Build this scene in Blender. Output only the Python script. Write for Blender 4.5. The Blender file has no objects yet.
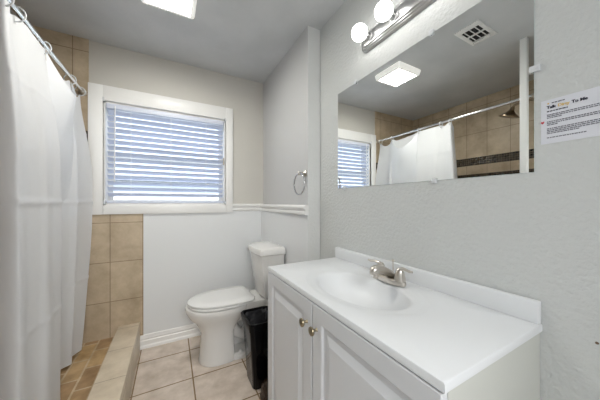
import bpy, bmesh, math, random
from mathutils import Vector, Matrix
S = bpy.context.scene
COL = S.collection
PI = math.pi

# ------------------------------------------------------------------ camera
F_PX, YAW, HORIZON = 237.915, 0.4951, 202.683
cam_data = bpy.data.cameras.new('camera')
cam = bpy.data.objects.new('camera', cam_data); COL.objects.link(cam)
cam.location = (0, 0, 1.208)
cam.rotation_euler = (PI / 2, 0, -YAW)
cam_data.sensor_width = 36.0
cam_data.lens = 36.0 * F_PX / 600.0
cam_data.shift_y = (HORIZON - 200.0) / 600.0
cam_data.clip_start = 0.02
S.camera = cam

# ------------------------------------------------------------------ world, exposure
world = bpy.data.worlds.new('world'); S.world = world
world.use_nodes = True
wn = world.node_tree.nodes; wl = world.node_tree.links
bg = wn['Background']
bg.inputs['Color'].default_value = (0.72, 0.84, 1.0, 1)
bg.inputs['Strength'].default_value = 1.3
vs = S.view_settings
vs.view_transform = 'Standard'; vs.look = 'None'; vs.gamma = 1.0; vs.exposure = 1.0
vs.use_curve_mapping = False
BULB_STRENGTH = 4.2
PANEL_STRENGTH = 34.0
FILL_POWER = 26.0

# daylight outside: the sun stands behind the house and lights the yard only
sun = bpy.data.lights.new('sun', 'SUN'); sun.energy = 3.0; sun.angle = 0.01
suno = bpy.data.objects.new('sun', sun); COL.objects.link(suno)
suno.rotation_euler = (math.radians(48), 0, math.radians(-25))

# unseen fill lamp added behind the camera to brighten the room
hl = bpy.data.lights.new('fill_lamp', 'AREA'); hl.shape = 'RECTANGLE'
hl.size = 1.0; hl.size_y = 1.0; hl.energy = FILL_POWER; hl.color = (1.0, 0.995, 0.985)
hlo = bpy.data.objects.new('fill_lamp', hl); COL.objects.link(hlo)
hlo.location = (0.1, -1.45, 2.2)
hlo.rotation_euler = (math.radians(60), 0, 0)

# ------------------------------------------------------------------ materials
def mat(name, color, rough=0.5, metal=0.0, spec=0.5):
    m = bpy.data.materials.new(name); m.use_nodes = True
    b = m.node_tree.nodes['Principled BSDF']
    b.inputs['Base Color'].default_value = (*color, 1)
    b.inputs['Roughness'].default_value = rough
    b.inputs['Metallic'].default_value = metal
    b.inputs['Specular IOR Level'].default_value = spec
    return m
def nodes(m): return m.node_tree.nodes, m.node_tree.links, m.node_tree.nodes['Principled BSDF']
def add_bump(m, scale, strength, dist=0.002, detail=3.0):
    n, l, b = nodes(m)
    tc = n.new('ShaderNodeTexCoord'); no = n.new('ShaderNodeTexNoise'); bu = n.new('ShaderNodeBump')
    no.inputs['Scale'].default_value = scale; no.inputs['Detail'].default_value = detail
    bu.inputs['Strength'].default_value = strength; bu.inputs['Distance'].default_value = dist
    l.new(tc.outputs['Object'], no.inputs['Vector']); l.new(no.outputs['Fac'], bu.inputs['Height'])
    l.new(bu.outputs['Normal'], b.inputs['Normal'])
    return m
def add_mottle(m, c1, c2, scale, lo=0.35, hi=0.65, detail=4.0):
    n, l, b = nodes(m)
    tc = n.new('ShaderNodeTexCoord'); no = n.new('ShaderNodeTexNoise'); r = n.new('ShaderNodeValToRGB')
    no.inputs['Scale'].default_value = scale; no.inputs['Detail'].default_value = detail
    r.color_ramp.elements[0].position = lo; r.color_ramp.elements[0].color = (*c1, 1)
    r.color_ramp.elements[1].position = hi; r.color_ramp.elements[1].color = (*c2, 1)
    l.new(tc.outputs['Object'], no.inputs['Vector']); l.new(no.outputs['Fac'], r.inputs['Fac'])
    l.new(r.outputs['Color'], b.inputs['Base Color'])
    return m
def tile_mat(name, axes, off, size, mortar, c1, c2, grout, rough=0.4, noise=7.0, mott=0.35, stagger=0.0, bump=0.25):
    """Rectangular tiles laid out in object space; axes picks the two in-plane coordinates."""
    m = mat(name, c1, rough); n, l, b = nodes(m)
    tc = n.new('ShaderNodeTexCoord'); sp = n.new('ShaderNodeSeparateXYZ'); cb = n.new('ShaderNodeCombineXYZ')
    l.new(tc.outputs['Object'], sp.inputs[0])
    for i, a in enumerate(axes):
        ad = n.new('ShaderNodeMath'); ad.operation = 'SUBTRACT'
        ad.inputs[1].default_value = off[i] - 40 * size[i]
        l.new(sp.outputs[a], ad.inputs[0]); l.new(ad.outputs[0], cb.inputs[i])
    br = n.new('ShaderNodeTexBrick')
    br.offset = stagger; br.squash = 1.0
    br.inputs['Scale'].default_value = 1.0
    br.inputs['Brick Width'].default_value = size[0]; br.inputs['Row Height'].default_value = size[1]
    br.inputs['Mortar Size'].default_value = mortar; br.inputs['Mortar Smooth'].default_value = 0.1
    br.inputs['Bias'].default_value = 0.0
    br.inputs['Color1'].default_value = (*c1, 1); br.inputs['Color2'].default_value = (*c2, 1)
    br.inputs['Mortar'].default_value = (*grout, 1)
    l.new(cb.outputs[0], br.inputs['Vector'])
    no = n.new('ShaderNodeTexNoise'); no.inputs['Scale'].default_value = noise; no.inputs['Detail'].default_value = 6.0
    no.inputs['Roughness'].default_value = 0.62
    l.new(tc.outputs['Object'], no.inputs['Vector'])
    rp = n.new('ShaderNodeValToRGB')
    rp.color_ramp.elements[0].position = 0.3; rp.color_ramp.elements[0].color = (1 - mott, 1 - mott * 1.1, 1 - mott * 1.25, 1)
    rp.color_ramp.elements[1].position = 0.68; rp.color_ramp.elements[1].color = (1, 1, 1, 1)
    l.new(no.outputs['Fac'], rp.inputs['Fac'])
    mx = n.new('ShaderNodeMix'); mx.data_type = 'RGBA'; mx.blend_type = 'MULTIPLY'; mx.inputs['Factor'].default_value = 1.0
    l.new(br.outputs['Color'], mx.inputs[6]); l.new(rp.outputs['Color'], mx.inputs[7])
    l.new(mx.outputs[2], b.inputs['Base Color'])
    bu = n.new('ShaderNodeBump'); bu.invert = True
    bu.inputs['Strength'].default_value = bump; bu.inputs['Distance'].default_value = 0.002
    l.new(br.outputs['Fac'], bu.inputs['Height']); l.new(bu.outputs['Normal'], b.inputs['Normal'])
    return m
def emit_mat(name, color, strength):
    m = mat(name, color, 0.3); n, l, b = nodes(m)
    b.inputs['Emission Color'].default_value = (*color, 1); b.inputs['Emission Strength'].default_value = strength
    return m

M = {}
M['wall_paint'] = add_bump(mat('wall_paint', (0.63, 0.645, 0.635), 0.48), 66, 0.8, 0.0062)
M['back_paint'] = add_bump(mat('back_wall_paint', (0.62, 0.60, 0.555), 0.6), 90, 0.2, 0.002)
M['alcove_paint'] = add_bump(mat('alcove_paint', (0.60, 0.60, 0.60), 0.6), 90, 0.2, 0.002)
M['end_paint_lit'] = add_bump(mat('end_paint_lit', (0.76, 0.765, 0.75), 0.5), 66, 0.7, 0.005)  # lighter wall paint, with the bulbs' light on this face put into the colour
M['wainscot'] = add_bump(mat('wainscot_paint', (0.80, 0.815, 0.825), 0.45), 60, 0.1, 0.002)
M['ceiling'] = add_mottle(add_bump(mat('ceiling_paint', (0.56, 0.57, 0.58), 0.8), 80, 0.35, 0.003), (0.56, 0.575, 0.585), (0.66, 0.67, 0.68), 2.2)
M['trim'] = add_bump(mat('trim_white', (0.89, 0.885, 0.87), 0.35), 30, 0.05)
M['porcelain'] = add_bump(mat('porcelain', (0.80, 0.79, 0.77), 0.12), 3, 0.02)
M['seat_plastic'] = add_bump(mat('seat_plastic', (0.82, 0.815, 0.80), 0.22), 3, 0.02)
M['cultured_marble'] = add_bump(mat('cultured_marble', (0.775, 0.79, 0.805), 0.36), 4, 0.02)
M['cabinet_white'] = add_bump(mat('cabinet_white', (0.70, 0.71, 0.73), 0.35), 60, 0.04)
M['cabinet_side_shaded'] = add_bump(mat('cabinet_side_shaded', (0.60, 0.61, 0.57), 0.45), 60, 0.04)  # darker copy of the cabinet white, the side's shade put into the colour
M['shadow_gap'] = add_bump(mat('gap_shade', (0.10, 0.09, 0.08), 0.8), 60, 0.05)
M['chrome'] = add_bump(mat('chrome', (0.82, 0.83, 0.85), 0.12, 1.0), 40, 0.02)
M['ring_metal'] = add_bump(mat('ring_metal', (0.50, 0.50, 0.50), 0.15, 1.0), 40, 0.02)
M['brushed_nickel'] = add_bump(mat('brushed_nickel', (0.62, 0.58, 0.53), 0.28, 1.0), 120, 0.06)
M['knob_brass'] = add_bump(mat('aged_brass', (0.34, 0.29, 0.20), 0.35, 1.0), 120, 0.05)
M['bar_metal'] = add_bump(mat('satin_bar_metal', (0.50, 0.50, 0.50), 0.3, 1.0), 60, 0.03)
M['bronze'] = add_bump(mat('bronze', (0.30, 0.24, 0.17), 0.3, 1.0), 60, 0.05)
M['black_plastic'] = add_bump(mat('black_plastic', (0.003, 0.003, 0.0035), 0.12, 0, 0.12), 25, 0.03)
M['liner'] = add_bump(mat('bin_liner', (0.02, 0.02, 0.023), 0.25), 45, 0.8, 0.012)
M['plunger'] = add_bump(mat('brown_rubber', (0.03, 0.016, 0.009), 0.25), 20, 0.1)
M['wood'] = add_mottle(mat('handle_wood', (0.4, 0.25, 0.12), 0.5), (0.33, 0.19, 0.09), (0.47, 0.30, 0.16), 30)
M['blind'] = add_bump(mat('blind_vinyl', (0.72, 0.76, 0.88), 0.4), 30, 0.03)
M['cord'] = add_bump(mat('cord_white', (0.85, 0.85, 0.86), 0.6), 200, 0.2)
M['paper'] = add_bump(mat('paper', (0.74, 0.75, 0.80), 0.7), 40, 0.04)
M['ink'] = add_bump(mat('ink', (0.035, 0.035, 0.055), 0.8), 40, 0.02)
M['ink_grey'] = add_bump(mat('ink_grey', (0.17, 0.17, 0.20), 0.8), 40, 0.02)
M['ink_gold'] = add_bump(mat('ink_gold', (0.70, 0.50, 0.20), 0.8), 40, 0.02)
M['ink_red'] = add_bump(mat('ink_red', (0.60, 0.07, 0.09), 0.7), 40, 0.02)
M['tan_label'] = add_bump(mat('tan_plastic', (0.45, 0.38, 0.30), 0.6), 40, 0.02)
M['clear_plastic'] = add_bump(mat('clear_plastic', (0.86, 0.88, 0.90), 0.15), 40, 0.02)
nodes(M['clear_plastic'])[2].inputs['Transmission Weight'].default_value = 0.15
M['void_shade'] = add_bump(mat('vent_shade', (0.03, 0.03, 0.03), 0.9), 40, 0.02)
M['bulb'] = emit_mat('bulb_glow', (1.0, 0.985, 0.95), BULB_STRENGTH)
M['panel_glow'] = emit_mat('panel_glow', (1.0, 0.985, 0.92), PANEL_STRENGTH)
M['panel_side'] = emit_mat('panel_side', (1.0, 0.985, 0.94), 0.2)
M['wall_stain'] = add_bump(mat('brown_anchor', (0.16, 0.11, 0.07), 0.8), 60, 0.1)
M['siding'] = add_bump(mat('siding', (0.82, 0.83, 0.85), 0.7), 8, 0.1)
M['roofing'] = add_mottle(mat('roofing', (0.2, 0.2, 0.22), 0.9), (0.16, 0.17, 0.2), (0.3, 0.31, 0.34), 6)
M['ground'] = add_mottle(mat('ground', (0.3, 0.3, 0.25), 0.9), (0.25, 0.27, 0.2), (0.42, 0.42, 0.38), 1.2)
M['mirror'] = mat('mirror_silver', (0.95, 0.97, 0.96), 0.0, 1.0)
add_bump(M['mirror'], 2, 0.0)
M['mirror_edge'] = add_bump(mat('mirror_edge', (0.72, 0.78, 0.76), 0.2), 40, 0.02)
M['glass'] = mat('glass', (0.95, 0.97, 1.0), 0.02)
nodes(M['glass'])[2].inputs['Transmission Weight'].default_value = 1.0
nodes(M['glass'])[2].inputs['IOR'].default_value = 1.02

# curtain cloth: white, lets some light through
def cloth():
    m = mat('curtain_cloth', (0.92, 0.93, 0.95), 0.6, 0, 0.2); n, l, b = nodes(m)
    tr = n.new('ShaderNodeBsdfTranslucent'); tr.inputs['Color'].default_value = (0.86, 0.88, 0.92, 1)
    mx = n.new('ShaderNodeMixShader'); mx.inputs[0].default_value = 0.3
    out = n['Material Output']
    l.new(b.outputs[0], mx.inputs[1]); l.new(tr.outputs[0], mx.inputs[2]); l.new(mx.outputs[0], out.inputs['Surface'])
    return add_bump(m, 6, 0.4, 0.012, 2.0)
M['curtain'] = cloth()

BEIGE1, BEIGE2, GROUT = (0.67, 0.555, 0.405), (0.63, 0.515, 0.375), (0.34, 0.255, 0.17)
M['tile_back'] = tile_mat('shower_tile_back', 'XZ', (-0.424, 0.43), (0.215, 0.31), 0.0026, BEIGE1, BEIGE2, GROUT, noise=6)
M['tile_left'] = tile_mat('shower_tile_left', 'YZ', (1.177, 0.43), (0.216, 0.31), 0.0024, BEIGE1, BEIGE2, GROUT, noise=6)
M['tile_back_up'] = tile_mat('shower_tile_back_upper', 'XZ', (-0.645, 2.04), (0.215, 0.31), 0.0026, BEIGE1, BEIGE2, GROUT, noise=6)
M['tile_left_up'] = tile_mat('shower_tile_left_upper', 'YZ', (1.177, 2.04), (0.216, 0.31), 0.0024, BEIGE1, BEIGE2, GROUT, noise=6)
DK1, DK2, DKG = (0.014, 0.009, 0.006), (0.07, 0.05, 0.03), (0.20, 0.16, 0.11)
M['mosaic_back'] = tile_mat('mosaic_back', 'XZ', (0, 1.657), (0.0237, 0.02375), 0.0014, DK1, DK2, DKG, 0.2, 30)
M['mosaic_left'] = tile_mat('mosaic_left', 'YZ', (0, 1.657), (0.0237, 0.02375), 0.0014, DK1, DK2, DKG, 0.2, 30)
M['tile_curb'] = tile_mat('curb_tile', 'YZ', (1.98, -0.15), (0.315, 0.315), 0.0024, (0.78, 0.68, 0.535), (0.75, 0.65, 0.51), (0.42, 0.33, 0.24), noise=8, mott=0.25)
M['tile_floor'] = tile_mat('floor_tile', 'XY', (0.13, 1.797), (0.349, 0.349), 0.0045, (0.80, 0.70, 0.615), (0.77, 0.67, 0.585), (0.30, 0.21, 0.12), 0.22, noise=6, mott=0.36)
M['slate'] = tile_mat('shower_slate', 'YX', (0.1, -0.40), (0.21, 0.088), 0.006, (0.66, 0.46, 0.24), (0.40, 0.25, 0.13), (0.66, 0.53, 0.36), 0.45, noise=9, mott=0.5, stagger=0.5)

# ------------------------------------------------------------------ mesh builder
class MB:
    def __init__(s): s.bm = bmesh.new()
    def box(s, x0, x1, y0, y1, z0, z1, bev=0.0, seg=2, rot=None):
        r = bmesh.ops.create_cube(s.bm, size=1.0)
        vs_ = r['verts']
        mt = Matrix.Translation(((x0+x1)/2, (y0+y1)/2, (z0+z1)/2))
        if rot is not None: mt = mt @ rot.to_4x4()
        mt = mt @ Matrix.Diagonal((x1-x0, y1-y0, z1-z0, 1))
        bmesh.ops.transform(s.bm, matrix=mt, verts=vs_)
        if bev > 0:
            ed = list({e for v in vs_ for e in v.link_edges})
            bmesh.ops.bevel(s.bm, geom=ed, offset=bev, segments=seg, profile=0.5, affect='EDGES', clamp_overlap=True)
        return s
    def loft(s, rings, cap0=True, cap1=True, close=True):
        vr = [[s.bm.verts.new(p) for p in r] for r in rings]
        n = len(vr[0])
        for a, b in zip(vr, vr[1:]):
            for i in range(n if close else n - 1):
                j = (i + 1) % n
                s.bm.faces.new((a[i], a[j], b[j], b[i]))
        if cap0: s.bm.faces.new(list(reversed(vr[0])))
        if cap1: s.bm.faces.new(vr[-1])
        return s
    def grid(s, rows): return s.loft(rows, False, False, close=False)
    def frame(s, d):
        d = Vector(d).normalized()
        u = d.orthogonal().normalized(); return u, d.cross(u)
    def cyl(s, p0, p1, r0, r1=None, seg=20, cap=True):
        r1 = r0 if r1 is None else r1
        p0, p1 = Vector(p0), Vector(p1); u, v = s.frame(p1 - p0)
        rg = []
        for p, r in ((p0, r0), (p1, r1)):
            rg.append([p + (u * math.cos(t) + v * math.sin(t)) * r for t in [2*PI*i/seg for i in range(seg)]])
        return s.loft(rg, cap, cap)
    def lathe(s, base, d, prof, seg=24, cap0=True, cap1=True):
        base = Vector(base); d = Vector(d).normalized(); u, v = s.frame(d)
        rg = []
        for r, h in prof:
            rg.append([base + d * h + (u * math.cos(t) + v * math.sin(t)) * max(r, 1e-5) for t in [2*PI*i/seg for i in range(seg)]])
        return s.loft(rg, cap0, cap1)
    def tube(s, pts, r, seg=12, cap=True):
        pts = [Vector(p) for p in pts]
        rr = r if isinstance(r, (list, tuple)) else [r] * len(pts)
        rg = []; u = None
        for i, p in enumerate(pts):
            d = (pts[min(i+1, len(pts)-1)] - pts[max(i-1, 0)]).normalized()
            if u is None: u = d.orthogonal().normalized()
            else: u = (u - d * u.dot(d)).normalized()
            v = d.cross(u)
            rg.append([p + (u * math.cos(t) + v * math.sin(t)) * rr[i] for t in [2*PI*k/seg for k in range(seg)]])
        return s.loft(rg, cap, cap)
    def torus(s, c, axis, R, r, n=40, seg=10):
        c = Vector(c); u, v = s.frame(axis); ax = Vector(axis).normalized()
        rg = []
        for i in range(n):
            t = 2*PI*i/n; o = u * math.cos(t) + v * math.sin(t)
            rg.append([c + o * (R + r * math.cos(q)) + ax * r * math.sin(q) for q in [2*PI*k/seg for k in range(seg)]])
        rg.append(rg[0])
        vr = [[s.bm.verts.new(p) for p in r_] for r_ in rg[:-1]]
        for i in range(n):
            a, b = vr[i], vr[(i+1) % n]
            for k in range(seg):
                j = (k+1) % seg
                s.bm.faces.new((a[k], a[j], b[j], b[k]))
        return s
    def prism(s, pts, axis, a0, a1):
        """extrude a 2D outline along x, y or z"""
        def mk(p, a):
            return {'x': (a, p[0], p[1]), 'y': (p[0], a, p[1]), 'z': (p[0], p[1], a)}[axis]
        return s.loft([[mk(p, a0) for p in pts], [mk(p, a1) for p in pts]])
    def sphere(s, c, r, sc=(1, 1, 1), u=28, v=18):
        res = bmesh.ops.create_uvsphere(s.bm, u_segments=u, v_segments=v, radius=r)
        bmesh.ops.transform(s.bm, matrix=Matrix.Translation(c) @ Matrix.Diagonal((*sc, 1)), verts=res['verts'])
        return s
    def build(s, name, m, parent=None, smooth=35, loc=None):
        bm = s.bm
        bmesh.ops.remove_doubles(bm, verts=bm.verts, dist=1e-6)
        bmesh.ops.recalc_face_normals(bm, faces=bm.faces)
        o = Vector((0, 0, 0))
        if parent is not None: o = parent_world(parent)
        elif loc is not None: o = Vector(loc)
        if o.length > 0: bmesh.ops.translate(bm, verts=bm.verts, vec=-o)
        for f in bm.faces: f.smooth = smooth > 0
        me = bpy.data.meshes.new(name); bm.to_mesh(me); bm.free()
        if smooth > 0: me.set_sharp_from_angle(angle=math.radians(smooth))
        me.materials.append(m)
        ob = bpy.data.objects.new(name, me); COL.objects.link(ob)
        if parent is not None: ob.parent = parent
        elif loc is not None: ob.location = o
        return ob
def parent_world(p):
    v = Vector(p.location); q = p.parent
    while q is not None: v += Vector(q.location); q = q.parent
    return v
def thing(name, loc, label, cat, group=None):
    o = bpy.data.objects.new(name, None); COL.objects.link(o); o.location = loc
    o.empty_display_size = 0.1
    return tag(o, label, cat, group)
def tag(o, label, cat, group=None):
    o['label'] = label; o['category'] = cat
    if group: o['group'] = group
    return o
def struct(name, mb, m, parent=None, smooth=35, label=None):
    o = mb.build(name, m, parent, smooth)
    if parent is None: o['kind'] = 'structure'
    if label: o['label'] = label
    return o
def relabel(o, t): o['label'] = t; return o

# ------------------------------------------------------------------ room constants
XW, XB, YB, YN, ZC = 0.939, 0.839, 2.358, 1.440, 2.446       # right wall, bump-out, back wall, bump end, ceiling
XL, YF, YS = -1.3445, -0.62, 0.72                            # shower left wall, front wall, shower plumbing wall
T = 0.12
WX0, WX1, WZ0, WZ1 = -0.5556, 0.522, 1.116, 2.118            # window casing outer
IX0, IX1, IZ0, IZ1 = -0.466, 0.457, 1.190, 2.002             # window opening

# ------------------------------------------------------------------ room shell
struct('floor', MB().box(-0.40, XW + T, -2.2, YB + T, -0.1, 0.0), M['tile_floor'], smooth=0)
struct('ceiling', MB().box(XL - T, XW + T, -2.2, YB + T, ZC, ZC + 0.1), M['ceiling'], smooth=0)
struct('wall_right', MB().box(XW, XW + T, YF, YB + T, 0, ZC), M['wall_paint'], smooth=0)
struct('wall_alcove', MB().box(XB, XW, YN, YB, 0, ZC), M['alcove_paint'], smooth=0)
wb = MB()
wb.box(XL - T, IX0, YB, YB + T, 0, ZC).box(IX1, XW + T, YB, YB + T, 0, ZC)
wb.box(IX0, IX1, YB, YB + T, 0, IZ0).box(IX0, IX1, YB, YB + T, IZ1, ZC)
struct('wall_back', wb, M['back_paint'], smooth=0)
struct('wall_alcove_end', MB().box(XB + .0005, XW, YN - .003, YN, 0, ZC), M['end_paint_lit'], smooth=0)
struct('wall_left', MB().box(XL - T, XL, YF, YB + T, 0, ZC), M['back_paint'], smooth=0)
struct('wall_shower', MB().box(XL, -0.50, YS - T, YS, 0, ZC), M['back_paint'], smooth=0)
struct('wall_entry', MB().box(-0.66, -0.54, YF, YS - T, 0, ZC), M['wall_paint'], smooth=0)
wf = MB()
wf.box(-0.54, -0.40, YF - T, YF, 0, ZC).box(0.55, XW + T, YF - T, YF, 0, ZC).box(-0.40, 0.55, YF - T, YF, 2.06, ZC)
struct('wall_front', wf, M['wall_paint'], smooth=0)
hw = MB()
hw.box(-1.1, -1.0, -2.2, YF - T, 0, ZC).box(1.4, 1.5, -2.2, YF - T, 0, ZC).box(-1.1, 1.5, -2.3, -2.2, 0, ZC)
struct('wall_hall', hw, M['wall_paint'], smooth=0)
dj = MB()
dj.box(-0.46, -0.39, YF, YF + 0.015, 0, 2.11, 0.003).box(0.54, 0.61, YF, YF + 0.015, 0, 2.11, 0.003).box(-0.39, 0.54, YF, YF + 0.015, 2.05, 2.11, 0.003)
dj.box(-0.41, -0.39, YF - T, YF, 0, 2.06).box(0.54, 0.56, YF - T, YF, 0, 2.06).box(-0.39, 0.54, YF - T, YF, 2.04, 2.06)
struct('trim_door', dj, M['trim'])

# shower half wall with the white post up to the ceiling
pw = MB().box(-0.535, -0.435, YS, 0.800, 0, 1.325).box(-0.545, -0.425, YS, 0.806, 1.325, 1.345, 0.004)
pw.box(-0.495, -0.455, 0.757, 0.799, 1.345, ZC, 0.003)
struct('trim_post', pw, M['trim'])

# wainscot panels, chair rails, baseboards
struct('wall_wainscot', MB().box(-0.2055, XB - 0.02, YB - 0.006, YB, 0, 1.135).prism([(XB, YN), (XB, YB), (XB - 0.026, YB), (XB - 0.002, YN)], 'z', 0, 1.135), M['wainscot'], smooth=0)
rail = [(0, 0), (0.012, 0.004), (0.016, 0.012), (0.016, 0.024), (0.010, 0.030), (0.012, 0.040), (0.022, 0.048), (0.026, 0.058), (0.022, 0.066), (0.010, 0.072), (0, 0.074)]
struct('trim_1', MB().prism([(YB - d, 1.124 + z) for d, z in rail], 'x', WX1, XB - 0.005), M['trim'], smooth=25)
struct('trim_2', MB().prism([(XB - (d * 1.2 + 0.012 if 0 < z < 0.074 else 0), 1.118 + z) for d, z in rail], 'y', YN - 0.012, YB), M['trim'], smooth=25)
base = [(0, 0), (0.014, 0), (0.014, 0.020), (0.009, 0.030), (0.009, 0.062), (0.005, 0.070), (0.008, 0.082), (0.004, 0.108), (0, 0.113)]
struct('baseboard_back', MB().prism([(YB - 0.006 - d, z) for d, z in base], 'x', -0.228, XB - 0.02), M['trim'], smooth=20)
struct('baseboard_alcove', MB().prism([(XB - 0.012 - d, z) for d, z in base], 'y', YN, YB - 0.006), M['trim'], smooth=20)
struct('baseboard_right', MB().prism([(XW - d, z) for d, z in base], 'y', YF, 0.28), M['trim'], smooth=20)

# shower tile
ts = 0.008
tl = MB()
struct('wall_tile_back_lower', MB().box(XL, WX0 - 0.001, YB - ts, YB, 0.1, 1.46).box(WX0 - 0.001, -0.2055, YB - ts, YB, 0.1, 1.116), M['tile_back'], smooth=0)
struct('wall_tile_back_upper', MB().box(XL, WX0 + 0.002, YB - ts, YB, 1.752, ZC).box(XL, WX0 - 0.001, YB - ts, YB, 1.552, 1.657), M['tile_back_up'], smooth=0)
struct('wall_tile_left_lower', MB().box(XL, XL + ts, YS, YB - ts, 0.1, 1.46), M['tile_left'], smooth=0)
struct('wall_tile_left_upper', MB().box(XL, XL + ts, YS, YB - ts, 1.752, ZC).box(XL, XL + ts, YS, YB - ts, 1.552, 1.657), M['tile_left_up'], smooth=0)
struct('wall_tile_shower', MB().box(XL + ts, -0.545, YS, YS + ts, 0.1, ZC), M['tile_back_up'], smooth=0)
struct('wall_mosaic_back', MB().box(XL, WX0 - 0.001, YB - ts, YB, 1.657, 1.752).box(XL, WX0 - 0.001, YB - ts, YB, 1.457, 1.552), M['mosaic_back'], smooth=0)
struct('wall_mosaic_left', MB().box(XL, XL + ts, YS, YB - ts, 1.657, 1.752).box(XL, XL + ts, YS, YB - ts, 1.457, 1.552), M['mosaic_left'], smooth=0)
struct('floor_shower', MB().box(XL, -0.365, YS, YB - ts, -0.1, 0.148), M['slate'], smooth=0)
struct('trim_curb', MB().box(-0.372, -0.228, 0.800, YB - ts, 0.0, 0.225, 0.003), M['tile_curb'], smooth=30)

# ------------------------------------------------------------------ window
win = MB()
C0 = 0.022
win.box(WX0, IX0, YB - C0, YB, WZ0, WZ1, 0.003).box(IX1, WX1, YB - C0, YB, WZ0, WZ1, 0.003)
win.box(IX0, IX1, YB - C0, YB, IZ1, WZ1, 0.003).box(IX0, IX1, YB - C0, YB, WZ0, IZ0, 0.003)
win_o = struct('window_1', win, M['trim'])
wj = MB()
wj.box(IX0, IX0 + 0.012, YB, YB + T, IZ0, IZ1).box(IX1 - 0.012, IX1, YB, YB + T, IZ0, IZ1)
wj.box(IX0, IX1, YB, YB + T, IZ1 - 0.012, IZ1).box(IX0, IX1, YB, YB + T, IZ0, IZ0 + 0.012)
struct('window_jamb', wj, M['trim'], win_o)
sh = MB()
for z0, z1, yy in ((IZ0 + 0.012, 1.615, 0.075), (1.585, IZ1 - 0.012, 0.100)):
    y0, y1 = YB + yy, YB + yy + 0.025
    sh.box(IX0 + .012, IX0 + .047, y0, y1, z0, z1).box(IX1 - .047, IX1 - .012, y0, y1, z0, z1)
    sh.box(IX0 + .047, IX1 - .047, y0, y1, z0, z0 + .03).box(IX0 + .047, IX1 - .047, y0, y1, z1 - .03, z1)
struct('window_sash', sh, M['trim'], win_o)
struct('window_pane', MB().box(IX0 + .047, IX1 - .047, YB + .085, YB + .089, IZ0 + .04, 1.587).box(IX0 + .047, IX1 - .047, YB + .11, YB + .114, 1.613, IZ1 - .04), M['glass'], win_o, smooth=0)

# blind hung inside the opening
bl = thing('window_blind', ((IX0 + IX1)/2, YB + 0.02, IZ1 - 0.012), 'pale blue-white horizontal slat blind lowered inside the white window casing', 'blind')
bx0, bx1 = IX0 + 0.016, IX1 - 0.016
MB().box(bx0, bx1, YB - 0.006, YB + 0.044, IZ1 - 0.052, IZ1 - 0.013, 0.003).build('headrail', M['blind'], bl)
sl = MB()
zs = []
z = IZ1 - 0.078
while z > IZ0 + 0.055:
    zs.append(z); z -= 0.0465
TILT = math.radians(-31)
for z in zs:
    rows = []
    for xx in (bx0 + .006, bx1 - .006):
        top, bot = [], []
        for k in range(7):
            q = (k / 6 - .5) * 0.050
            h = 0.003 * (1 - (2*k/6 - 1)**2)
            yy = YB + 0.020 + q * math.cos(TILT) - h * math.sin(TILT)
            zz = z + q * math.sin(TILT) + h * math.cos(TILT)
            top.append((xx, yy, zz + 0.0011)); bot.append((xx, yy, zz - 0.0011))
        rows.append(top + bot[::-1])
    sl.loft(rows)
sl.build('slats', M['blind'], bl, 30)
MB().box(bx0 + .004, bx1 - .004, YB - 0.004, YB + 0.042, IZ0 + 0.0135, IZ0 + 0.034, 0.004).build('bottom_rail', M['blind'], bl)
for xx in (bx0 + 0.16, (bx0 + bx1)/2, bx1 - 0.16):
    MB().cyl((xx, YB - 0.005, IZ1 - .05), (xx, YB - 0.005, IZ0 + .03), 0.0014, seg=6).build('ladder_cord', M['cord'], bl)
MB().cyl((-0.392, YB - 0.012, IZ1 - 0.03), (-0.396, YB - 0.012, 1.385), 0.0045, seg=8).cyl((-0.396, YB - 0.012, 1.385), (-0.396, YB - 0.012, 1.37), 0.0055, 0.004, seg=8).build('tilt_wand', M['cord'], bl)
MB().box(bx1 - .006, bx1 + .003, YB - .012, YB + .002, 1.57, 1.635, .002).build('cord_pull', M['tan_label'], bl)
for xx, zz in ((IX0 + 0.004, IZ1 + 0.008), (IX1 - 0.006, IZ1 - 0.002), (IX1 - 0.006, IZ0 + 0.022), (IX0 + 0.008, IZ0 + 0.022)):
    MB().box(xx - 0.005, xx + 0.005, YB - 0.030, YB + .010, zz - 0.018, zz + 0.014, .002).build('bracket', M['clear_plastic'], bl)

# outside: ground and a pale house across the yard
struct('ground_yard', MB().box(-14, 22, YB + T, 40, -0.4, -0.25), M['ground'], smooth=0)
hs = thing('neighbour_house', (4, 12, -0.25), 'pale low house with a grey roof seen between the blind slats', 'house')
MB().box(-9, 15, 10, 14, -0.25, 1.95).build('wall', M['siding'], hs, 0)
MB().prism([(9.6, 1.95), (14.4, 1.95), (12, 2.35)], 'x', -9.4, 15.4).build('roof', M['roofing'], hs, 0)

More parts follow.
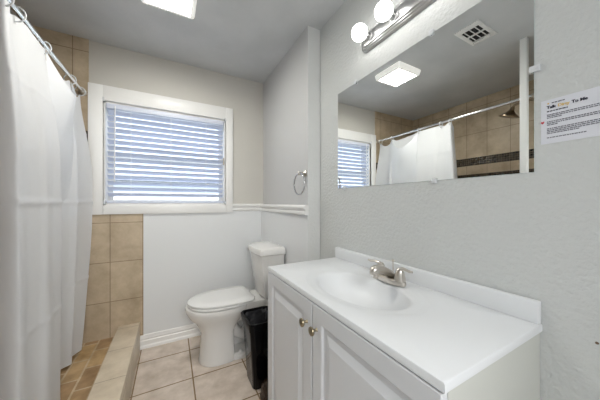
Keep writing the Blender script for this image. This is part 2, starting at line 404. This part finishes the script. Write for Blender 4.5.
# ------------------------------------------------------------------ mirror with clips
MY0, MY1, MZ0, MZ1 = 0.288, 1.2244, 1.298, 1.901
mir = thing('wall_mirror', (XW, (MY0 + MY1)/2, MZ0), 'large frameless rectangular mirror clipped to the wall above the vanity', 'mirror')
MB().box(XW - 0.0024, XW - 0.0018, MY0, MY1, MZ0, MZ1).build('mirror_glass', M['mirror'], mir, 0)
MB().box(XW - 0.0017, XW - 0.0002, MY0 - 0.0008, MY1 + 0.0008, MZ0 - 0.0008, MZ1 + 0.0008).build('mirror_back', M['mirror_edge'], mir, 0)
for cy, cz in ((1.057, MZ1), (0.601, MZ1), (1.156, MZ0), (0.588, MZ0)):
    d = 1 if cz > 1.6 else -1
    cb = MB().box(XW - 0.010, XW - 0.0065, cy - 0.009, cy + 0.009, min(cz - d*.009, cz + d*.012), max(cz - d*.009, cz + d*.012), .0015)
    cb.box(XW - .0065, XW, cy - .009, cy + .009, min(cz + d*.001, cz + d*.012), max(cz + d*.001, cz + d*.012))
    cb.cyl((XW - .012, cy, cz + d*.006), (XW - .0095, cy, cz + d*.006), .003, seg=10)
    cb.build('clip', M['clear_plastic'], mir)
cb = MB().box(XW - 0.010, XW - 0.0065, MY0 - .014, MY0 + .010, 1.59, 1.608, .0015).box(XW - .0065, XW, MY0 - .014, MY0 - .001, 1.59, 1.608).cyl((XW - .012, MY0 - .008, 1.599), (XW - .0095, MY0 - .008, 1.599), .003, seg=10)
cb.build('clip', M['clear_plastic'], mir)

# ------------------------------------------------------------------ vanity light bar
BY0, BY1, BZ, BH = 0.385, 1.000, 2.078, 0.054
lb = thing('vanity_light', (XW, (BY0 + BY1)/2, BZ), 'satin metal light bar with round globe bulbs above the mirror', 'light')
def stadium(h, ins, x, n=10):
    pts = []; r = 0.042
    y0, y1, z0, z1 = BY0 + ins, BY1 - ins, BZ - h + ins, BZ + h - ins
    rr = max(r - ins, 0.006)
    for cy, cz, a in ((y1 - rr, z1 - rr, 0), (y0 + rr, z1 - rr, 90), (y0 + rr, z0 + rr, 180), (y1 - rr, z0 + rr, 270)):
        for k in range(n + 1):
            t = math.radians(a + 90 * k / n)
            pts.append((x, cy + rr * math.cos(t), cz + rr * math.sin(t)))
    return pts
prof = [(0, 0), (0, 0.010), (0.004, 0.014), (0.008, 0.0155), (0.011, 0.0145), (0.014, 0.020), (0.018, 0.0215), (0.021, 0.0205), (0.024, 0.026), (0.029, 0.0275)]
MB().loft([stadium(BH, i, XW - d) for i, d in prof], True, True).build('backplate', M['bar_metal'], lb, 20)
for by in (0.9275, 0.7695, 0.6115, 0.4535):
    sk = MB().lathe((XW - 0.026, by, BZ), (-1, 0, 0), [(0.026, 0), (0.026, 0.003), (0.019, 0.005), (0.019, 0.022), (0.022, 0.024), (0.022, 0.034), (0.018, 0.036)]).build('socket', M['bar_metal'], lb)
    c = Vector((XW - 0.092, by, BZ))
    MB().sphere(c, 0.0405).build('globe_bulb', M['bulb'], sk)

# ------------------------------------------------------------------ ceiling light and vent
LX0, LX1, LY0, LY1 = -0.165, 0.135, 1.405, 1.695
cl = thing('ceiling_light', ((LX0+LX1)/2, (LY0+LY1)/2, ZC), 'square white ceiling light with a glowing cream diffuser', 'light')
def rrect(x0, x1, y0, y1, z, r, n=6, bow=0.0):
    pts = []
    for cx, cy, a in ((x1-r, y1-r, 0), (x0+r, y1-r, 90), (x0+r, y0+r, 180), (x1-r, y0+r, 270)):
        for k in range(n+1):
            t = math.radians(a + 90*k/n); pts.append((cx + r*math.cos(t), cy + r*math.sin(t), z))
    return pts
cf = MB()
cf.loft([rrect(LX0+.01, LX1-.01, LY0+.01, LY1-.01, ZC, .012), rrect(LX0, LX1, LY0, LY1, ZC-.012, .014), rrect(LX0+.006, LX1-.006, LY0+.006, LY1-.006, ZC-.045, .014),
         rrect(LX0+.012, LX1-.012, LY0+.012, LY1-.012, ZC-.054, .012), rrect(LX0+.030, LX1-.030, LY0+.030, LY1-.030, ZC-.056, .006), rrect(LX0+.034, LX1-.034, LY0+.034, LY1-.034, ZC-.04, .006)], True, True)
cf.build('housing', M['panel_side'], cl)
dg = []
for i in range(9):
    row = []
    for j in range(9):
        u, v = i/8, j/8
        row.append((LX0+.035 + u*(LX1-LX0-.07), LY0+.035 + v*(LY1-LY0-.07), ZC - .053 - .010*math.sin(PI*u)*math.sin(PI*v)))
    dg.append(row)
MB().grid(dg).build('diffuser', M['panel_glow'], cl, 60)

VX0, VX1, VY0, VY1 = -0.212, 0.052, 0.840, 1.000
vt = thing('ceiling_vent', ((VX0+VX1)/2, (VY0+VY1)/2, ZC), 'white louvred vent grille on the ceiling, seen in the mirror', 'vent')
vf = MB()
vf.box(VX0, VX0+.05, VY0, VY1, ZC-.008, ZC, .002).box(VX1-.05, VX1, VY0, VY1, ZC-.008, ZC, .002)
vf.box(VX0+.05, VX1-.05, VY0, VY0+.025, ZC-.008, ZC, .002).box(VX0+.05, VX1-.05, VY1-.025, VY1, ZC-.008, ZC, .002)
vf.build('frame', M['trim'], vt)
MB().box(VX0+.05, VX1-.05, VY0+.025, VY1-.025, ZC-.002, ZC-.0005).build('opening', M['void_shade'], vt, 0)  # dark sheet painting the shade inside the vent
lv = MB()
rx = Matrix.Rotation(math.radians(35), 3, 'X')
for k in range(3):
    yy = VY0 + .045 + k*.034
    lv.box(VX0+.05, VX1-.05, yy-.008, yy+.008, ZC-.009, ZC-.0075, rot=rx)
lv.box((VX0+VX1)/2-.004, (VX0+VX1)/2+.004, VY0+.02, VY1-.02, ZC-.012, ZC-.003)
lv.build('louvres', M['trim'], vt, 0)
MB().box(VX0+.02, VX0+.045, VY0+.03, VY1-.02, ZC-.02, ZC-.008, .002).build('damper_tab', M['seat_plastic'], vt)

# ------------------------------------------------------------------ vanity cabinet
CY0, CY1, CXF, CZT = 0.276, 1.228, 0.483, 0.838
cab = thing('vanity_cabinet', ((CXF+XW)/2, (CY0+CY1)/2, 0), 'white bathroom vanity cabinet with two raised panel doors under the sink top', 'cabinet')
cbm = MB()
cbm.box(CXF, XW - .001, CY0, CY0 + .016, 0, CZT).box(CXF, XW - .001, CY1 - .016, CY1, 0, CZT)
cbm.box(XW - .012, XW - .001, CY0 + .016, CY1 - .016, 0.05, CZT)
cbm.box(CXF, XW - .012, CY0 + .016, CY1 - .016, 0.09, 0.105)
cbm.build('carcass', M['cabinet_side_shaded'], cab, 0)
MB().box(CXF + 0.05, CXF + 0.062, CY0 + .016, CY1 - .016, 0, .09).build('toe_kick', M['cabinet_white'], cab, 0)
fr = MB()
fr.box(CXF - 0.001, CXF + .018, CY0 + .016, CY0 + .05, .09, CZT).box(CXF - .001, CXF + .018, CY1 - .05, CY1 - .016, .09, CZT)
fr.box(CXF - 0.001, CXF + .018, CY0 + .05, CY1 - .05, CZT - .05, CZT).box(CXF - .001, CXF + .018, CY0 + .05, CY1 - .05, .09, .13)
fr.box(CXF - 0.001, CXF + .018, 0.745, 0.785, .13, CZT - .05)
fr.build('face_frame', M['shadow_gap'], cab, 0)  # frame coloured dark to paint in the shadow of the door gaps
def door(y0, y1, z0, z1, ky):
    xf, xb = CXF - 0.020, CXF - 0.002
    def ring(ins, x):
        return [(x, y0 + ins, z0 + ins), (x, y1 - ins, z0 + ins), (x, y1 - ins, z1 - ins), (x, y0 + ins, z1 - ins)]
    d = MB().loft([ring(0, xb), ring(0, xf + .003), ring(.003, xf), ring(.056, xf), ring(.060, xf + .0015), ring(.066, xf + .008), ring(.082, xf + .008),
                   ring(.106, xf + .001), ring(.108, xf)], True, True)
    o = d.build('door', M['cabinet_white'], cab, 12)
    kz = 0.748
    MB().lathe((xf, ky, kz), (-1, 0, 0), [(.007, 0), (.0055, .003), (.0045, .012), (.006, .016), (.0145, .019), (.0165, .023), (.0155, .027), (.010, .030), (.001, .031)], 20).build('knob', M['knob_brass'], o)
    return o
relabel(door(CY0, 0.760, 0.10, 0.834, 0.729), 'right door, nearest the camera')
relabel(door(0.766, CY1, 0.10, 0.834, 0.800), 'left door, beside the black bin')

# vanity top with moulded oval basin
TX0, TX1, TY0, TY1, TZ, TH = 0.463, XW - 0.001, 0.2705, 1.232, 0.860, 0.021
vtp = thing('countertop', ((TX0+TX1)/2, (TY0+TY1)/2, TZ - TH), 'glossy white sink top with a moulded oval basin and backsplash', 'sink')
bc = Vector((0.690, 0.765)); ba, bb = 0.150, 0.235
angs = sorted([2*PI*i/96 for i in range(96)] + [math.atan2(y - bc.y, x - bc.x) % (2*PI) for x in (TX0, TX1) for y in (TY0, TY1)])
def edge_pt(t, ins=0.0):
    dx, dy = math.cos(t), math.sin(t); k = 1e9
    if dx > 1e-9: k = min(k, (TX1 - ins - bc.x)/dx)
    if dx < -1e-9: k = min(k, (TX0 + ins - bc.x)/dx)
    if dy > 1e-9: k = min(k, (TY1 - ins - bc.y)/dy)
    if dy < -1e-9: k = min(k, (TY0 + ins - bc.y)/dy)
    return bc.x + dx*k, bc.y + dy*k
def oval(t, s):
    dx, dy = math.cos(t), math.sin(t)
    k = 1/math.sqrt((dx/(ba*s))**2 + (dy/(bb*s))**2)
    return bc.x + dx*k, bc.y + dy*k
rg = []
rg.append([(*edge_pt(t), TZ - TH) for t in angs]); rg.append([(*edge_pt(t), TZ - .004) for t in angs])
rg.append([(*edge_pt(t, .0015), TZ - .001) for t in angs]); rg.append([(*edge_pt(t, .004), TZ) for t in angs])
for s_, dz in ((1.26, 0), (1.23, -.001), (1.19, -.004), (1.10, -.005), (1.02, -.006), (.98, -.0085), (.945, -.015), (.91, -.026), (.86, -.042), (.79, -.060), (.70, -.077), (.6, -.090), (.48, -.100), (.36, -.107), (.25, -.111), (.14, -.115)):
    rg.append([(*oval(t, s_), TZ + dz) for t in angs])
for s_, dz in ((.14, -.125), (.3, -.124), (.6, -.102), (.80, -.070), (.90, -.044), (.97, -.026), (1.02, -TH - .001)):
    rg.append([(*oval(t, s_), TZ + dz) for t in angs])
rg.append([(*edge_pt(t), TZ - TH) for t in angs])
MB().loft(rg, False, False).build('deck', M['cultured_marble'], vtp, 40)
MB().box(TX1 - .020, TX1, TY0 + .001, TY1 - .001, TZ - .002, 0.925, .005, 3).build('backsplash', M['cultured_marble'], vtp)
MB().lathe((bc.x, bc.y, TZ - .1165), (0, 0, 1), [(.024, 0), (.024, .003), (.020, .005), (.014, .003), (.001, .003)], 24).build('drain', M['chrome'], vtp)

# faucet
FX, FY = 0.850, 0.737
fa = thing('faucet', (FX, FY, TZ), 'brushed nickel two handle faucet behind the oval basin', 'faucet')
def ell(cx, cy, a, b, z, n=32): return [(cx + a*math.cos(2*PI*i/n), cy + b*math.copysign(abs(math.sin(2*PI*i/n))**.75, math.sin(2*PI*i/n)), z) for i in range(n)]
MB().loft([ell(FX, FY, .027, .078, TZ), ell(FX, FY, .028, .080, TZ+.004), ell(FX, FY, .027, .079, TZ+.016), ell(FX, FY, .022, .074, TZ+.021)]).build('base_plate', M['brushed_nickel'], fa)
sp = []
for (x, z_, w, h) in ((FX + .026, TZ+.014, .020, .010), (FX + .022, TZ+.024, .024, .022), (FX + .004, TZ+.034, .022, .034), (FX - .026, TZ+.048, .019, .036), (FX - .056, TZ+.060, .0185, .034), (FX - .082, TZ+.063, .019, .032), (FX - .102, TZ+.058, .018, .027), (FX - .112, TZ+.050, .010, .014)):
    sp.append([(x - .25*h*math.sin(2*PI*i/20), FY + w*math.cos(2*PI*i/20), z_ + .62*h*math.sin(2*PI*i/20)) for i in range(20)])
MB().loft(sp).cyl((FX - .086, FY, TZ + .046), (FX - .088, FY, TZ + .028), .011, .010, 16).build('spout', M['brushed_nickel'], fa, 50)
for sgn in (1, -1):
    hy = FY + sgn * .052
    hm = MB().lathe((FX, hy, TZ + .018), (0, 0, 1), [(.024, 0), (.0225, .012), (.019, .030), (.016, .044), (.011, .052), (.001, .054)], 24)
    pts = [(FX - .002, hy - sgn*.004, TZ+.062), (FX - .003, hy + sgn*.014, TZ+.070), (FX - .006, hy + sgn*.034, TZ+.072), (FX - .010, hy + sgn*.054, TZ+.070), (FX - .012, hy + sgn*.068, TZ+.072)]
    hm.tube(pts, [.009, .0085, .006, .0055, .004], 12)
    relabel(hm.build('handle', M['brushed_nickel'], fa, 50), 'far lever handle, towards the toilet' if sgn > 0 else 'near lever handle')
MB().cyl((FX + .020, FY, TZ + .018), (FX + .020, FY, TZ + .086), .0022, seg=8).lathe((FX + .020, FY, TZ + .084), (0, 0, 1), [(.003, 0), (.0065, .004), (.0065, .008), (.002, .011)], 12).build('lift_rod', M['brushed_nickel'], fa)

fa.location.z += 0.0008   # stands on the deck

# ------------------------------------------------------------------ toilet
TYC = 1.958
to = thing('toilet', (0.45, TYC, 0), 'white two piece toilet with closed lid against the alcove wall', 'toilet')
def egg(xf, xb, w, z, n=48, pf=1.0, pb=0.55, frac=0.5):
    xc = xf + (xb - xf)*frac
    pts = []
    for i in range(n):
        t = 2*PI*i/n; c_, s_ = math.cos(t), math.sin(t)
        if c_ < 0: x = xc - (xc - xf)*abs(c_)**pf; y = w*math.copysign(abs(s_)**pf, s_)
        else: x = xc + (xb - xc)*abs(c_)**pb; y = w*math.copysign(abs(s_)**pb, s_)
        pts.append((x, TYC + y, z))
    return pts
bw = MB()
bw.loft([egg(.176, .44, .124, 0, pb=.4), egg(.174, .44, .126, .010, pb=.4), egg(.178, .436, .123, .03, pb=.4), egg(.186, .430, .117, .10, pb=.4), egg(.192, .428, .113, .18, pb=.4), egg(.190, .43, .113, .225, pb=.45),
         egg(.170, .45, .126, .270, pb=.5), egg(.150, .49, .138, .305, pb=.7), egg(.112, .53, .164, .343, pb=.8), egg(.089, .56, .184, .385, pb=.85), egg(.081, .565, .188, .410, pb=.85), egg(.085, .562, .185, .424, pb=.85), egg(.115, .55, .16, .428, pb=.85)])
# deck that carries the tank, rear column and floor flange
bw.loft([egg(.42, .74, .10, .285, pf=.5, pb=.4), egg(.42, .785, .125, .345, pf=.5, pb=.4), egg(.43, .79, .135, .40, pf=.5, pb=.4), egg(.44, .79, .13, .424, pf=.5, pb=.4)])
bw.loft([egg(.545, .74, .085, 0, pf=.5, pb=.4), egg(.545, .74, .08, .29, pf=.5, pb=.4)])
bw.loft([egg(.36, .75, .122, 0, pf=.5, pb=.45), egg(.36, .75, .121, .03, pf=.5, pb=.45), egg(.36, .745, .105, .045, pf=.5, pb=.45)])
bw.box(.40, .60, TYC + .02, TYC + .05, .02, .30)
bw.build('bowl', M['porcelain'], to, 40)
tp = [(.40, TYC, .25), (.45, TYC, .17), (.50, TYC, .13), (.55, TYC, .17), (.58, TYC, .25), (.62, TYC, .28)]
MB().tube(tp, [.05, .046, .044, .044, .046, .046], 18).build('trapway', M['porcelain'], to, 50)
MB().lathe((.47, TYC - .095, .044), (0, 0, 1), [(.016, 0), (.015, .010), (.009, .017), (.001, .019)], 16).build('bolt_cap', M['seat_plastic'], to)
so = MB()
so.loft([egg(.102, .555, .180, .430, pb=.5), egg(.097, .56, .185, .434, pb=.5), egg(.097, .56, .185, .441, pb=.5), egg(.102, .555, .180, .445, pb=.5)])
so.build('seat', M['seat_plastic'], to, 40)
MB().loft([egg(.100, .565, .178, .450, pb=.25, frac=.55), egg(.095, .57, .183, .454, pb=.25, frac=.55), egg(.096, .57, .182, .461, pb=.25, frac=.55), egg(.112, .56, .168, .469, pb=.28, frac=.55), egg(.18, .52, .11, .4735, pb=.4)]).build('lid', M['seat_plastic'], to, 40)
for dy in (-.075, .075):
    MB().box(.560, .590, TYC + dy - .02, TYC + dy + .02, .424, .455, .006).build('hinge', M['seat_plastic'], to)
TKY = 1.945
def tank_ring(xf, xb, w, z):
    return [(xb, TKY - w, z), (xb, TKY + w, z), (xf + .03, TKY + w, z), (xf + .006, TKY + w - .012, z), (xf - .006, TKY + w*.45, z), (xf - .008, TKY, z), (xf - .006, TKY - w*.45, z), (xf + .006, TKY - w + .012, z), (xf + .03, TKY - w, z)]
MB().loft([tank_ring(.665, .79, .128, .425), tank_ring(.650, .800, .145, .445), tank_ring(.620, .806, .162, .70), tank_ring(.612, .808, .166, .785)]).build('tank', M['porcelain'], to, 35)
MB().loft([tank_ring(.602, .810, .176, .785), tank_ring(.596, .811, .183, .793), tank_ring(.596, .811, .183, .825), tank_ring(.600, .810, .178, .836), tank_ring(.628, .800, .155, .848)]).build('tank_lid', M['porcelain'], to, 25)

to.location.x += 0.006

# ------------------------------------------------------------------ black bin
bn = thing('waste_bin', (0.53, 1.575, 0), 'slim black plastic waste bin with liner between toilet and vanity', 'bin')
def binr(ins, z, e=0.0):
    k = z/0.43
    return rrect(.462 - .022*k + ins, .615 + .022*k - ins, 1.478 - .012*k + ins, 1.652 + .05*k - ins, z, .030)
MB().loft([binr(.004, 0), binr(0, .006), binr(0, .375), binr(-.007, .380), binr(-.009, .425), binr(-.004, .432), binr(.006, .430), binr(.010, .38), binr(.010, .02)], True, True).build('body', M['black_plastic'], bn, 40)
random.seed(3)
lr = []
for ins, z in ((.007, .405), (.014, .415), (.022, .40), (.030, .36), (.038, .30), (.06, .27), (.07, .268)):
    lr.append([(x + random.uniform(-.004, .004), y + random.uniform(-.004, .004), zz + random.uniform(-.010, .010)) for x, y, zz in binr(ins, z)])
MB().loft(lr, False, True).build('liner_bag', M['liner'], bn, 20)

# plunger standing in the corner between bin and vanity
pl = thing('plunger', (0.545, 1.395, 0), 'dark brown round rubber plunger on the floor between black bin and vanity', 'plunger')
MB().lathe((.545, 1.395, 0), (0, 0, 1), [(.058, 0), (.066, .004), (.067, .014), (.060, .022), (.062, .045), (.055, .075), (.035, .098), (.018, .105), (.018, .125), (.012, .13)], 28, True, True).build('cup', M['plunger'], pl, 50)
MB().cyl((.545, 1.395, .12), (.545, 1.395, .52), .011, .010, 14).build('handle', M['wood'], pl)

# ------------------------------------------------------------------ towel ring
tr = thing('towel_ring', (XB, 1.470, 1.415), 'brushed metal towel ring fixed to the alcove wall above the chair rail', 'towel ring')
MB().lathe((XB, 1.470, 1.415), (-1, 0, 0), [(.022, 0), (.022, .006), (.017, .010), (.010, .016), (.010, .040), (.013, .044), (.013, .060), (.008, .064)], 20).build('mount', M['brushed_nickel'], tr)
MB().torus((XB - .052, 1.470, 1.340), (1, 0, 0), .0765, .0052, 48, 10).build('ring', M['ring_metal'], tr, 60)

# ------------------------------------------------------------------ notice on the wall
NY0, NY1, NZ0, NZ1 = 0.112, 0.2735, 1.375, 1.4985
nt = thing('paper_notice', (XW, (NY0+NY1)/2, NZ0), 'white printed paper notice headed Talk Dirty To Me right of the mirror', 'notice')
MB().box(XW - .0012, XW - .0002, NY0, NY1, NZ0, NZ1).build('sheet', M['paper'], nt, 0)
PX = XW - .0016
def text(body, y, z, size, m, name, bold=True, sx=1.0):
    cu = bpy.data.curves.new(name, 'FONT'); cu.body = body; cu.size = size; cu.offset = 0.00012 if bold else 0; cu.resolution_u = 6
    tmp = bpy.data.objects.new('tmp', cu); COL.objects.link(tmp)
    bpy.context.view_layer.update()
    me = bpy.data.meshes.new_from_object(tmp.evaluated_get(bpy.context.evaluated_depsgraph_get()))
    bpy.data.objects.remove(tmp)
    w = max(v.co.x for v in me.vertices) * sx
    o0 = parent_world(nt)
    for v in me.vertices:   # written on the wall: reading direction runs towards -Y
        v.co = Vector((PX, y - v.co.x*sx, z + v.co.y)) - o0
    if bold:                # a heavier stroke: the same letters again a hair to each side
        b2 = bmesh.new(); b2.from_mesh(me)
        for dy, dz in ((.00055, 0), (-.00055, 0), (0, .0004), (0, -.0004)):
            n0 = len(b2.verts); b2.from_mesh(me); b2.verts.ensure_lookup_table()
            bmesh.ops.translate(b2, verts=b2.verts[n0:], vec=(-.00004 * (1 + dy*900 + dz*400), dy, dz))
        b2.to_mesh(me); b2.free()
    me.materials.clear(); me.materials.append(m)
    ob = bpy.data.objects.new(name, me); COL.objects.link(ob); ob.parent = nt
    return y - w
TS = 0.0108
y_ = text('Talk', 0.2615, 1.4735, TS, M['ink'], 'heading', sx=.96)
y_ = text('Dirty', y_ - .0035, 1.4735, TS, M['ink_gold'], 'heading', sx=.96)
y_ = text('To Me', y_ - .0035, 1.4735, TS, M['ink'], 'heading', sx=.96)
random.seed(11)
def dashes(y0, y1, z, h, m, mb):
    y = y0
    while y > y1:
        w = random.uniform(.0025, .0075); e = max(y - w, y1)
        mb.box(PX - .0001, PX, e, y, z, z + h); y = e - .0011
lg = MB(); dashes(.2515, .2255, 1.4862, .0030, M['ink_grey'], lg); lg.build('logo_line', M['ink_grey'], nt, 0)
MB().lathe((PX - .0001, .2585, 1.4877), (1, 0, 0), [(.0022, 0), (.0022, .0003)], 12).build('logo_mark', M['ink_gold'], nt)
sb = MB(); dashes(.2612, .2195, 1.4640, .0030, M['ink'], sb); sb.build('subheading', M['ink'], nt, 0)
for zl, last in (([1.4545, 1.4500, 1.4455], .232), ([1.4350, 1.4305, 1.4260], .240), ([1.4155, 1.4110, 1.4065, 1.4020], .200), ([1.3900], .188)):
    q_ = MB()
    for k, z in enumerate(zl): dashes(.2612, .118 if k < len(zl) - 1 else last, z, .0026, M['ink_grey'], q_)
    q_.build('paragraph', M['ink_grey'], nt, 0)
ht = []
for i in range(24):
    t = 2*PI*i/24
    hx = 16*math.sin(t)**3; hz = 13*math.cos(t) - 5*math.cos(2*t) - 2*math.cos(3*t) - math.cos(4*t)
    ht.append((.2700 + hx*.00024, 1.4365 + hz*.00027))
MB().prism(ht, 'x', PX - .0002, PX).build('red_mark', M['ink_red'], nt, 0)

# small wall anchor low on the right wall
tag(MB().lathe((XW, .171, .856), (-1, 0, 0), [(.0035, 0), (.003, .002), (.001, .003)], 10).build('wall_anchor', M['wall_stain'], None, 35), 'tiny brown wall plug in the right wall below the paper notice', 'wall plug')

# ------------------------------------------------------------------ shower rod, rings, curtain, head
RX, RZ = -0.5875, 2.036
rd = thing('shower_rod', (RX, YB, RZ), 'chrome shower curtain rod running from the tiled wall', 'rod')
MB().cyl((RX, YS + ts, RZ), (RX, YB - ts, RZ), .0125, seg=20).build('pole', M['chrome'], rd)
for ya, yb, sg in ((YB - ts, YB - ts - .05, -1), (YS + ts, YS + ts + .05, 1)):
    MB().lathe((RX, ya, RZ), (0, sg, 0), [(.026, 0), (.026, .006), (.019, .012), (.017, .040), (.0135, .044)], 20).build('end_flange', M['brushed_nickel'], rd)
ring_y = [1.385, 1.478, 1.725, 2.095, 2.285]
where = ['nearest the camera', 'second from the camera', 'third from the camera', 'fourth from the camera', 'nearest the window wall']
for ry, wh in zip(ring_y, where):
    tag(MB().torus((RX, ry, RZ - .018), (0.15, 1, 0), .032, .0032, 32, 8).build('curtain_ring', M['clear_plastic'], None, 60, loc=(RX, ry, RZ)), 'clear plastic curtain ring on the shower rod, ' + wh, 'ring', 'curtain rings on the rod')

def lerp(a, b, t): return a + (b - a)*t
def spline(P, n):
    """Catmull-Rom through the control points"""
    P = [P[0]] + P + [P[-1]]; out = []
    for i in range(1, len(P) - 2):
        for k in range(n):
            t = k/n; p0, p1, p2, p3 = P[i-1], P[i], P[i+1], P[i+2]
            out.append(tuple(0.5*((2*b) + (-a + c)*t + (2*a - 5*b + 4*c - d)*t*t + (-a + 3*b - 3*c + d)*t**3) for a, b, c, d in zip(p0, p1, p2, p3)))
    out.append(P[-2]); return out
cu = thing('shower_curtain', (RX, 1.8, 0.165), 'white fabric shower curtain bunched towards the window wall', 'curtain')
# plan of the folds: (x at top, y at top, x low, y low, top edge height)
ctl = [(-.690, 1.405, -.700, 1.375, 1.980), (-.640, 1.392, -.640, 1.350, 2.005), (-.588, 1.375, -.536, 1.318, 2.012), (-.576, 1.400, -.518, 1.345, 2.010),
       (-.590, 1.440, -.530, 1.420, 1.995), (-.588, 1.480, -.524, 1.490, 2.010), (-.578, 1.530, -.508, 1.535, 2.008), (-.582, 1.610, -.515, 1.620, 2.010), (-.586, 1.700, -.512, 1.690, 2.012), (-.584, 1.738, -.522, 1.722, 2.014), (-.600, 1.765, -.560, 1.750, 2.010),
       (-.620, 1.860, -.635, 1.870, 2.004), (-.615, 1.960, -.635, 1.985, 1.992), (-.600, 2.040, -.590, 2.065, 1.985), (-.588, 2.095, -.553, 2.115, 2.008), (-.592, 2.150, -.578, 2.180, 1.955), (-.590, 2.220, -.560, 2.250, 1.950), (-.588, 2.285, -.534, 2.316, 1.995), (-.588, 2.300, -.528, 2.328, 1.990)]
NS = 9
cp = spline(ctl, NS)
rows = []
NZ = 150
ZB = 0.168
def crease(h, s, c, w): return s * math.exp(-((h - c)/w)**2)
for j in range(NZ + 1):
    q = j/NZ; row = []
    for i, (xt, yt, xl, yl, zt) in enumerate(cp):
        zz = lerp(zt, ZB, q)
        m_ = min(1, (1 - (1 - q)**2)*1.75)
        m_ = m_*m_*(3 - 2*m_)
        pull = max(0, (q - .45)/.55)**1.7
        x = lerp(xt, xl, m_) ; y = lerp(yt, yl, m_)
        far = max(0, (i/len(cp) - .55)/.45)
        x -= .035*pull*far; y -= .125*pull*far
        # packing creases pressed in the cloth
        x += crease(zz, .007, 1.21, .011) + crease(zz, .004, .66, .011) + crease(zz, .003, 1.72, .011)
        x += .0025*math.sin(i*.21 + 4*zz) * (0.3 + q)
        row.append((x, y, zz))
    rows.append(row)
sheet = MB().grid(rows).build('cloth_panel', M['curtain'], cu, 60)
# a second layer of cloth in front, its top edge sagging open between two rings
fr_ = []
for j in range(21):
    q = j/20; row = []
    for k in range(25):
        t = k/24; sag = math.sin(PI*t)**.8
        y = lerp(1.742, 2.105, t)
        zt_ = 2.010 - .150*sag*(1 - .18*(t - .5))
        zz = lerp(zt_, 1.10, q)
        xt_ = RX + .004 + .062*sag
        xb_ = lerp(-.522, -.553, t) - .10*sag
        x = lerp(xt_, xb_, q**1.3) + .006*sag*math.sin(9*q + 4*t)
        row.append((x, y + .02*q*(t - .2), zz))
    fr_.append(row)
MB().grid(fr_).build('front_fold', M['curtain'], cu, 60)

sh_ = thing('shower_fixture', (-1.0, YS + ts, 2.13), 'bronze flared shower head on an arm, seen in the mirror', 'shower head')
MB().lathe((-1.0, YS + ts, 2.13), (0, 1, 0), [(.03, 0), (.028, .006), (.014, .012)], 20).build('escutcheon', M['bronze'], sh_)
MB().tube([(-1.0, YS + ts, 2.13), (-1.0, .88, 2.14), (-1.0, .97, 2.145), (-1.0, 1.02, 2.135), (-1.0, 1.045, 2.11)], .010, 12).build('arm', M['bronze'], sh_)
MB().lathe((-1.0, 1.035, 2.122), (0, .35, -.94), [(.014, 0), (.018, .012), (.018, .026), (.024, .036), (.042, .056), (.070, .076), (.082, .084), (.082, .090), (.070, .092), (.001, .090)], 28).build('head', M['bronze'], sh_, 40)
